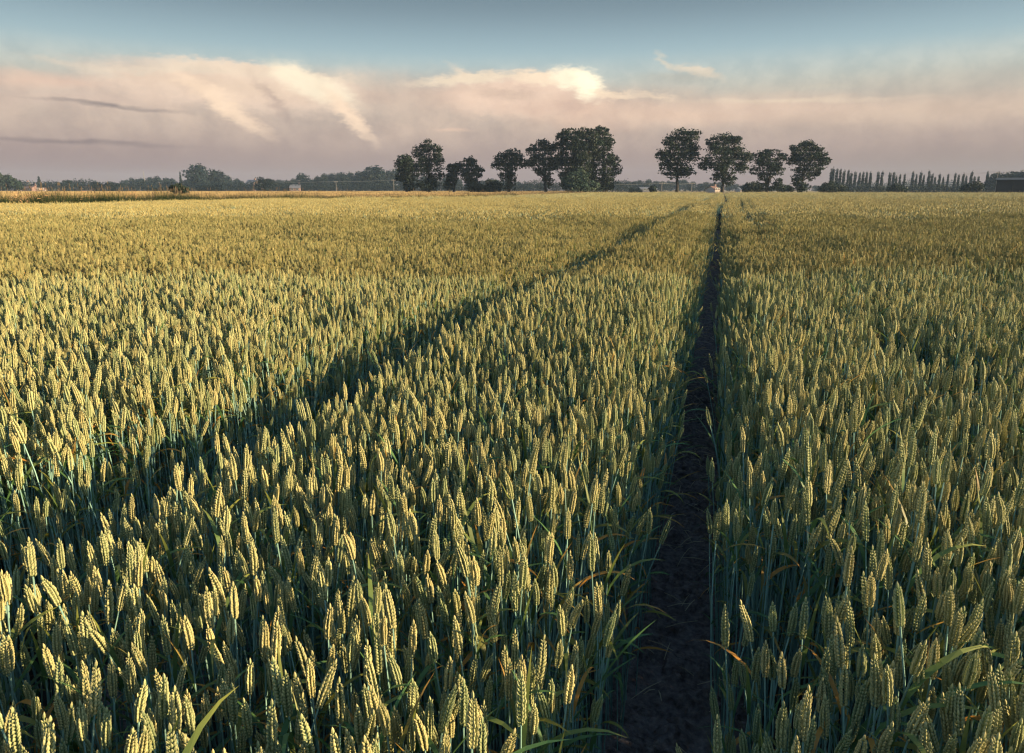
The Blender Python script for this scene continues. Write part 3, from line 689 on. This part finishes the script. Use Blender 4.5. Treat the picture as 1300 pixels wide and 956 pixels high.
# far trees: a few kinds, each tree an object of its own
def far_kind(seed, lobes, n, size, tint, gap=.2):
    r = np.random.default_rng(seed); t = MB(); limbs(t, (0, 0, 0), lobes, .35, r, .25, 1); c = MB(); leaf_cloud(c, lobes, n, size, r, tint, gap, seed, 1.5)
    return t.mesh('trunk', [MAT['bark']]), c.mesh('crown', [MAT['foliage']])
def rl(r, w_, h_, n):
    o = []
    for i in range(n):
        a = r.uniform(0, 6.28); q = r.uniform(.2, .62); z = h_*(.28 + .60*(i+.5)/n); k_ = math.sin(math.pi*min(.95, (z/h_)*.85+.08)); o.append((math.cos(a)*w_*q*k_, math.sin(a)*w_*q*k_, z - .05*h_, w_*r.uniform(.42, .62), w_*.5, h_*r.uniform(.13, .2)))
    return o + [(0, 0, h_*.5, w_*.75, w_*.7, h_*.36), (0, 0, h_*.2, w_*.7, w_*.7, h_*.2)]
KR = np.random.default_rng(31)
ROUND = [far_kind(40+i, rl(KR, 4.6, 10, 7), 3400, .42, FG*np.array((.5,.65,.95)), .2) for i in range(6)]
POP = []
for i in range(5):
    lo = [(KR.normal()*.12, KR.normal()*.12, z, .95*math.sin(math.pi*min(.97, z/12*.80+.20))**.7 + .12, .9, 1.5) for z in np.arange(1.8, 11.4, .9)]
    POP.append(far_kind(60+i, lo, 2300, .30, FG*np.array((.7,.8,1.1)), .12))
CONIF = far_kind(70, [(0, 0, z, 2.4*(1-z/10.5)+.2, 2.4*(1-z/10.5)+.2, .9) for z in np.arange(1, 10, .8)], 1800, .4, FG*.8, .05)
def far_tree(x, top, D, wpx, kind, label, group, name='tree', cat='tree', hh_=10.0, ww=4.6):
    p = P(x, HOR, D); p.z = 0; h = P(x, top, D).z; wv = wpx/2*D/F
    root = empty(name, p, random.uniform(0, 6.28), (wv/ww, wv/ww, h/hh_)); tag(root, label, cat, group)
    for nm, me in zip(('trunk', 'crown'), kind):
        o = bpy.data.objects.new(nm, me); C.objects.link(o); o.parent = root
    return root
pops = [(1055,213),(1060.5,214),(1064.8,214.5),(1069.6,216),(1075,216),(1079,219),(1084,218),(1089.5,219),(1094,218.5),(1098.7,218),(1103.5,218),(1113,218),(1118,218),(1128,219),(1132.6,218.5),(1136.4,223),(1141,221.5),(1146.6,221),(1157,218),(1161.7,221),(1167,218),(1171,222.6),(1177.5,216.5),(1181.5,220.5),(1185.5,225),(1191,220.5),(1196,225),(1201.5,221),(1210.5,220),(1215,222),(1221,220),(1225,223.5),(1231,218),(1235.5,224),(1240.5,224),(1251.5,217.5),(1256,221.5)]
for i, (x, y) in enumerate(pops):
    sec = 'close packed left third' if x < 1110 else 'middle' if x < 1175 else 'right part'
    tall = 'tall' if y < 219.2 else 'shorter'
    lb = '%s slim poplar in the %s of the row on the right' % (tall, sec)
    if i == 0: lb = 'thickest poplar, standing at the left end of the poplar row'
    if i >= len(pops)-2: lb = ('tall poplar' if i == len(pops)-2 else 'short thin poplar') + ' standing alone just left of the far right wood'
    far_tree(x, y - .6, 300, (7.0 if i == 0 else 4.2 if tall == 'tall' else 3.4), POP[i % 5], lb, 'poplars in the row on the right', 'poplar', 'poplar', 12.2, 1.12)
skyl = [(60,231,12),(72,231,9),(101,230,12),(108,234,9),(161,227,14),(172,225,13),(182,225,10),(190,224,12),(200,223,13),(210,224,12),(219,225,12),(241,226,14),(262,224,14),(290,223,13),(300,226,12),(308,228,10),(316,231,9),(347,227,14),(357,227,12),(366,228,11),(375,226,10),(395,226,12),(404,222,12),(412,219,12),(420,218,13),(429,218,13),(438,218,13),(446,216.5,13),(455,216,14),(464,214,14),(482,215,15),(492,215,14),(500,213,15),(512,218,14),(525,220,14),(538,222,14),(552,224,13),(566,224,13),(580,226,13),(596,226,13),(612,228,13),(628,226,12),(643,228,14),(658,230,14),(672,232,13),(686,231,13),
 (785,229,13),(795,230,12),(804,229,12),(813,228,12),(822,227,12),(831,228.5,12),(841,229,12),(851,229,12),(861,227,12),(870,227,11),(879,230,11),(888,232,11),(897,230,11),(905,231,10),(914,230,10),(926,232,11),(936,233,10),(944,233,10),(962,234,11),(980,235,11),(1000,234,11),(1020,234,11),(1036,235,11)]
for i, (x, y, wv) in enumerate(skyl):
    D = random.uniform(420, 500) if x < 600 else random.uniform(440, 520)
    sec = 'left of the tall domed trees' if x < 232 else 'between the domed trees and the purplish one' if x < 465 else 'behind the left hand clump' if x < 700 else 'behind the four round trees'
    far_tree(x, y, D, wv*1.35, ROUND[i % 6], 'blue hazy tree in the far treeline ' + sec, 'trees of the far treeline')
for x, y, wv, D, lb, kd in [
    (249, 205, 28, 400, 'tallest hazy tree of the far treeline on the left, broad dome', 3), (277, 214, 27, 410, 'domed far tree just right of the tallest hazy one', 1),
    (384, 219, 19, 430, 'single rounded far tree behind the pink house', 2), (473, 207.5, 34, 410, 'purplish domed far tree left of the first big clump', 3),
    (85, 227, 17, 330, 'dark round tree near the roofs on the far left', 4), (337, 224, 22, 300, 'dark solid tree alone in front of the far treeline', 5),
    (125, 230, 16, 320, 'olive green flat topped tree left of the mast', 1), (140, 230, 18, 320, 'olive green tree beside a flat topped one, nearer the mast', 2), (151, 231, 12, 322, 'smallest olive green tree, at the right end of its low row', 3),
    (258, 233, 18, 320, 'low dark tree in front of the tallest hazy one', 4), (275, 232, 20, 320, 'low dark tree in front of the domed far tree', 0),
    (193, 236, 12, 300, 'small light green bush left of the verge bush', 5), (207, 236, 12, 300, 'small rounded olive bush just left of the verge bush', 3),
    (1264, 217.5, 22, 280, 'first tree of the dark wood left of the barn', 1), (1276, 217, 24, 270, 'tree of the dark wood above the barn corner', 2),
    (1289, 214.5, 28, 275, 'rounded tree above the barn roof', 3), (1303, 215.5, 28, 270, 'tree above the barn cut by the right edge', 4),
    (803, 237, 10, 260, 'small green bush in front of the far trees, left', 0), (811, 238, 9, 250, 'small green bush in front of the far trees, right', 1)]:
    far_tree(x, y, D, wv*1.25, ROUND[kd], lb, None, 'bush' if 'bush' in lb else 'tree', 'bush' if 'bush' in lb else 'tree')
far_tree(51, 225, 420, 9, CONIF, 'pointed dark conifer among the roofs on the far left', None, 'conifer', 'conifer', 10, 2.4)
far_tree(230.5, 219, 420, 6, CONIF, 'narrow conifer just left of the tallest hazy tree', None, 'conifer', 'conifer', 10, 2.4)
# low blue hedge and wood behind the poplars: no single tree to be told in it
b_ = MB(); r = np.random.default_rng(77); lob = []
for x in np.arange(1045, 1330, 3.2):
    D = 560; p = P(x, HOR, D); h = 6.2 + 3.2*vnoise(x, 0, 22, 4) + 1.0*r.random() + (4 if x > 1150 else 0)*(.4 + .6*vnoise(x, 3, 30, 8)); lob.append((p.x, p.y, h*.5, 2.6, 2.6, h*.5))
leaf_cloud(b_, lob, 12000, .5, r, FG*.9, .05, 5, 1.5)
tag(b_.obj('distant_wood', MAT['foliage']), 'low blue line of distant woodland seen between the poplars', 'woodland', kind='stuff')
b_ = MB(); lob = []
for x in np.arange(1045, 1262, 2.6):
    D = 292; p = P(x, HOR, D); h = 3.0 + 1.6*vnoise(x, 0, 9, 14); lob.append((p.x, p.y, h*.5, 1.2, 1.2, h*.55))
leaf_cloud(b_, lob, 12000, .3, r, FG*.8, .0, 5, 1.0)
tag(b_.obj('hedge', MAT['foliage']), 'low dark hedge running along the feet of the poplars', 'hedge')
b_ = MB(); lob = []
for x in np.arange(-5, 800, 3.5):
    D = 400; p = P(x, HOR, D); h = 6.0 + 3.2*vnoise(x, 0, 14, 24); lob.append((p.x, p.y, h*.45, 2.0, 1.6, h*.55))
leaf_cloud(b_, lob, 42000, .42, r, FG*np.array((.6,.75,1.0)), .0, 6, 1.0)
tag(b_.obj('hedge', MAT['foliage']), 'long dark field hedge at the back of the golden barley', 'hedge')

# ------------------------------------------------------------------ buildings
def house(x, D, wpx, eave_px, ridge_px, wall, roof, label, rz=0.0, dep=7, chimney=True):
    s = D/F; p = P(x, HOR, D); p.z = 0; root = empty('house', p, YAW + rz); tag(root, label, 'house')
    wv = wpx*s/2; ze = P(x, eave_px, D).z; zr = P(x, ridge_px, D).z; d = dep/2
    b_ = MB(); box(b_, (-wv, -d, 0), (wv, d, ze)); 
    b_.add([(-wv, -d, ze), (-wv, d, ze), (-wv, 0, zr), (wv, -d, ze), (wv, d, ze), (wv, 0, zr)], [(0, 2, 1), (3, 4, 5)], (.5,)*3); b_.obj('wall', MAT[wall], root)
    b_ = MB(); o_ = .3
    for sg in (-1, 1):
        b_.add([(-wv-o_, sg*(d+o_), ze-.15), (wv+o_, sg*(d+o_), ze-.15), (wv+o_, 0, zr+.12), (-wv-o_, 0, zr+.12), (-wv-o_, sg*(d+o_), ze+.03), (wv+o_, sg*(d+o_), ze+.03), (wv+o_, 0, zr+.3), (-wv-o_, 0, zr+.3)],
               [(0,1,2,3),(4,5,6,7),(0,1,5,4),(1,2,6,5),(0,3,7,4)], (.5,)*3)
    rf = b_.obj('roof', MAT[roof], root)
    if chimney:
        b_ = MB(); box(b_, (wv*.55, -.4, zr-.6), (wv*.55+.8, .4, zr+1.1)); b_.obj('chimney', MAT['brick'], rf)
    n = max(2, int(wv*2/3.5))
    for i in range(n):
        cx = -wv + (i+.5)*2*wv/n; f_ = MB(); box(f_, (cx-.6, -d-.06, 1.0), (cx+.6, -d+.02, 2.2)); fo = f_.obj('window', MAT['paint'], root)
        g_ = MB(); box(g_, (cx-.5, -d-.075, 1.08), (cx+.5, -d-.05, 2.12)); g_.obj('pane', MAT['glass'], fo)
    return root
house(32, 430, 11, 235.5, 231.5, 'render_', 'slate', 'pale walled house with grey roof beside the green trees far left', .2)
house(41, 400, 16, 239, 235.5, 'brick', 'tile', 'low red roofed house left of the pointed conifer', -.3)
house(53, 350, 8, 241.5, 239, 'render_', 'tile', 'small orange roofed building under the pointed conifer', .4, 6, False)
house(73, 420, 6, 240, 238.5, 'brick', 'tile', 'tiny red roof left of the dark round tree', .1, 6, False)
house(112, 430, 14, 236, 233.5, 'brick', 'slate', 'dark roofed house right of the dark round tree', .1)
house(321, 420, 11, 234, 229, 'brick', 'slate', 'purplish brick house left of the solid dark tree', -.3)
house(376, 400, 12, 238.5, 234.5, 'brick', 'slate', 'pink brick house under the single rounded far tree', .05)
house(905, 330, 8, 241, 237, 'render_', 'tile', 'small pink roofed house left of the tree at the track end', .5, 6)
house(822, 400, 20, 239.8, 238.3, 'slate', 'slate', 'long low building with grey roof beyond the far road', .05, 7, False)
house(942, 380, 10, 241, 238.6, 'render_', 'slate', 'pale low building left of the dome shaped bush', .05, 7, False)
# barn at the right edge
D = 150; s = D/F; x0 = 1264; p = P(x0, HOR, D); p.z = 0; root = empty('barn', p, YAW - math.atan((x0-CX)/F)); tag(root, 'dark windowless barn clad in sheeting at the right edge', 'barn')
wv = 60*s; ze = P(1264, 229, D).z; zr = ze + .5
b_ = MB(); box(b_, (0, 0, 0), (wv, 14, ze))
b_.obj('wall', MAT['tin'], root)
b_ = MB()
for i in range(24):
    xq = i*wv/24; box(b_, (xq+.03, -.05, .4), (xq+.10, 0, ze-.02))
b_.obj('cladding_rib', MAT['tin'], root); 
b_ = MB(); box(b_, (-.02, -.09, 0), (wv, -.055, .38)); b_.obj('plinth', MAT['brick'], root)
b_ = MB(); b_.add([(-.3, -.4, ze), (wv+.3, -.4, ze), (wv+.3, 7, zr), (-.3, 7, zr), (-.3, 14.4, ze), (wv+.3, 14.4, ze), (-.3, -.4, ze+.12), (wv+.3, -.4, ze+.12), (wv+.3, 7, zr+.12), (-.3, 7, zr+.12), (-.3, 14.4, ze+.12), (wv+.3, 14.4, ze+.12)],
     [(0,1,2,3),(3,2,5,4),(6,7,8,9),(9,8,11,10),(0,1,7,6),(0,3,9,6),(3,4,10,9),(1,2,8,7),(2,5,11,8),(4,5,11,10)], (.5,)*3); b_.obj('roof', MAT['tinroof'], root)
b_ = MB(); b_.add([(-.01, 0, ze), (-.01, 14, ze), (-.01, 7, zr)], [(0, 1, 2)], (.5,)*3); b_.obj('gable', MAT['tin'], root)
b_ = MB(); dx = P(1281, HOR, D); tube(b_, [(17*s, -.12, 0), (17*s, -.12, ze)], [.08, .08], (.5,)*3, 6); b_.obj('downpipe', MAT['tin'], root)

# ------------------------------------------------------------------ poles, wires, mast
def pole(x, top, D, label, arm=1.8, mat_='wood'):
    p = P(x, HOR, D); p.z = 0; h = P(x, top, D).z; root = empty('utility_pole', p, YAW); tag(root, label, 'utility pole', 'wooden utility poles beyond the field')
    b_ = MB(); tube(b_, [(0, 0, 0), (0, 0, h)], [.13, .09], (.5,)*3, 8); b_.obj('post', MAT[mat_], root)
    if arm:
        b_ = MB(); box(b_, (-arm/2, -.2, h-.45), (arm/2, -.1, h-.3)); a = b_.obj('crossarm', MAT[mat_], root)
        for q in (-.8, 0, .8):
            b_ = MB(); tube(b_, [(q*arm/2, -.15, h-.3), (q*arm/2, -.15, h-.12)], [.05, .03], (.5,)*3, 6); b_.obj('insulator', MAT['paint'], a)
    return (p, h)
def wire(pts, label, sag=.6, rad=.02):
    """pts: world points; sagging cable between them"""
    P_ = []
    for a, b in zip(pts[:-1], pts[1:]):
        a = np.array(a); b = np.array(b)
        for i in range(13):
            t = i/12; q = a*(1-t) + b*t; q = q - np.array((0, 0, sag*4*t*(1-t))); P_.append(q)
    b_ = MB(); tube(b_, P_, [rad]*len(P_), (.5,)*3, 4); tag(b_.obj('overhead_wire', MAT['wire']), label, 'wire', 'overhead wires')
q = [pole(840, 231.5, 230, 'pale utility pole left of the leftmost round tree'), pole(878, 232, 240, 'pale utility pole right of the leftmost round tree trunk'), pole(1002, 234, 240, 'thin pole in the gap between third and fourth round trees')]
def hp(x, y, D): v = P(x, y, D); return (v.x, v.y, v.z)
wire([hp(770, 233, 225), hp(840, 232, 230), hp(878, 232.5, 240), hp(1002, 234.4, 240), hp(1055, 235, 240)], 'thin wire strung between the pale poles behind the four round trees', .4, .03)
q1 = pole(345, 230.5, 330, 'thin wooden pole right of the dark solid tree'); q2 = pole(427, 230, 330, 'thin wooden pole in front of the dark far treeline'); q3 = pole(500, 228, 330, 'thin wooden pole left of the first big clump')
wire([hp(345, 230.8, 330), hp(427, 230.3, 330), hp(500, 228.3, 330)], 'pale wire crossing the dark far treeline on the left', .3, .05)
pole(1264, 218.0, 230, 'tall pole at the left corner of the dark wood', 1.6); 
wire([hp(1048, 221.5, 300), hp(1140, 219, 262), hp(1264, 217.4, 230), hp(1330, 214, 215)], 'thin high wire passing in front of the poplar tops', 1.0, .018)
wire([hp(1048, 224.0, 300), hp(1140, 220.5, 262), hp(1264, 218.4, 230), hp(1330, 215.2, 215)], 'lower of the two wires in front of the poplar tops', 1.0, .018)
p = P(184.5, HOR, 430); p.z = 0; h = P(184.5, 217, 430).z; root = empty('mast', p); tag(root, 'thin lattice mast rising above the far treeline on the left', 'mast')
b_ = MB(); tube(b_, [(0, 0, 0), (0, 0, h)], [.22, .12], (.5,)*3, 6); b_.obj('post', MAT['wire'], root)
b_ = MB()
for z in np.arange(h*.6, h-.5, 1.2): box(b_, (-.5, -.05, z), (.5, .05, z+.08))
b_.obj('aerial', MAT['wire'], root)

# ------------------------------------------------------------------ tall weeds standing out of the verge
def weed(x, top, D, kind, label):
    r = np.random.default_rng(int(x*7+3)); p = P(x, HOR, D); p.z = 0; h = P(x, top, D).z; root = empty('tall_weed', p, r.uniform(0, 6)); tag(root, label, 'weed', 'tall weeds in the verge')
    b_ = MB(); tube(b_, [(0, 0, 0), (.03, 0, h*.5), (0, 0, h)], [.014, .011, .007], (.12, .11, .05), 5, 0)
    tips = []
    for i in range(5):
        a = i*2.4; z = h*(.45 + .1*i); e = np.array((math.cos(a)*.22, math.sin(a)*.22, z + .22)); tube(b_, [(0.02, 0, z), e*(.6, .6, 1) - (0, 0, .06), e], [.008, .006, .004], (.12, .11, .05), 4, 0, False); tips.append(e)
    b_.obj('stem', MAT['foliage'], root)
    b_ = MB()
    for i in range(12):
        leaf(b_, (0, 0, h*r.uniform(.15, .7)), r.uniform(0, 6.28), r.uniform(.2, 1.0), r.uniform(.2, .35), .05, 1.2, (np.array((.045, .075, .02)),)*2, 3, 0)
    b_.obj('leaves', MAT['foliage'], root)
    b_ = MB(); tips.append(np.array((0, 0, h)))
    for i, e in enumerate(tips):
        big = .16 if i == len(tips)-1 else .09
        for k_ in range(14):
            a = r.uniform(0, 6.28); q_ = big*math.sqrt(r.random()); c = e + np.array((math.cos(a)*q_, math.sin(a)*q_, (.03 if kind else r.uniform(-.1, .1)) - q_*q_*1.2))
            floret(b_, c, (0, 0, 1), .018, .03, (0, 1, 0), (.4, .25, .14), (.5, .3, .17), 4, ((0, .6), (.5, 1)))
    b_.obj('flower_head', MAT['umbel'], root)
for x, t, D, kd, lb in [(52, 240.5, 40, 1, 'tallest weed of the verge, flat topped, below the pointed conifer'), (30, 249, 40, 0, 'short branching weed in the verge near the left edge'), (106, 244, 43, 1, 'flat topped weed below the dark round tree'),
                        (17, 246, 39, 0, 'thin dark weed nearest the left edge'), (137, 245, 46, 0, 'thin dark weed below the olive green trees'), (170, 246, 48, 0, 'weed with brown heads left of the small bushes'),
                        (262, 245, 54, 0, 'weed with brown heads right of the verge bush'), (318, 244.5, 60, 0, 'weed in the verge below the purplish brick house'), (427, 245, 68, 0, 'weed in the verge below the dark far treeline')]:
    weed(x, t, D, kd, lb)

# ------------------------------------------------------------------ haze: air between here and the treeline
hz = bpy.data.materials.new('haze'); hz.use_nodes = True; t = hz.node_tree; t.nodes.clear()
v = t.nodes.new('ShaderNodeVolumePrincipled'); v.inputs['Color'].default_value = (.55, .75, 1.0, 1); v.inputs['Density'].default_value = .00024; v.inputs['Anisotropy'].default_value = 0.0
o = t.nodes.new('ShaderNodeOutputMaterial'); t.links.new(v.outputs[0], o.inputs['Volume'])
b_ = MB(); box(b_, (-940, -940, -1), (940, 940, 26)); ho = tag(b_.obj('haze', hz), kind='stuff')
hz.cycles.homogeneous_volume = True if hasattr(hz.cycles, 'homogeneous_volume') else None
print('POINTS', len(pos), len(vp), len(bp_))
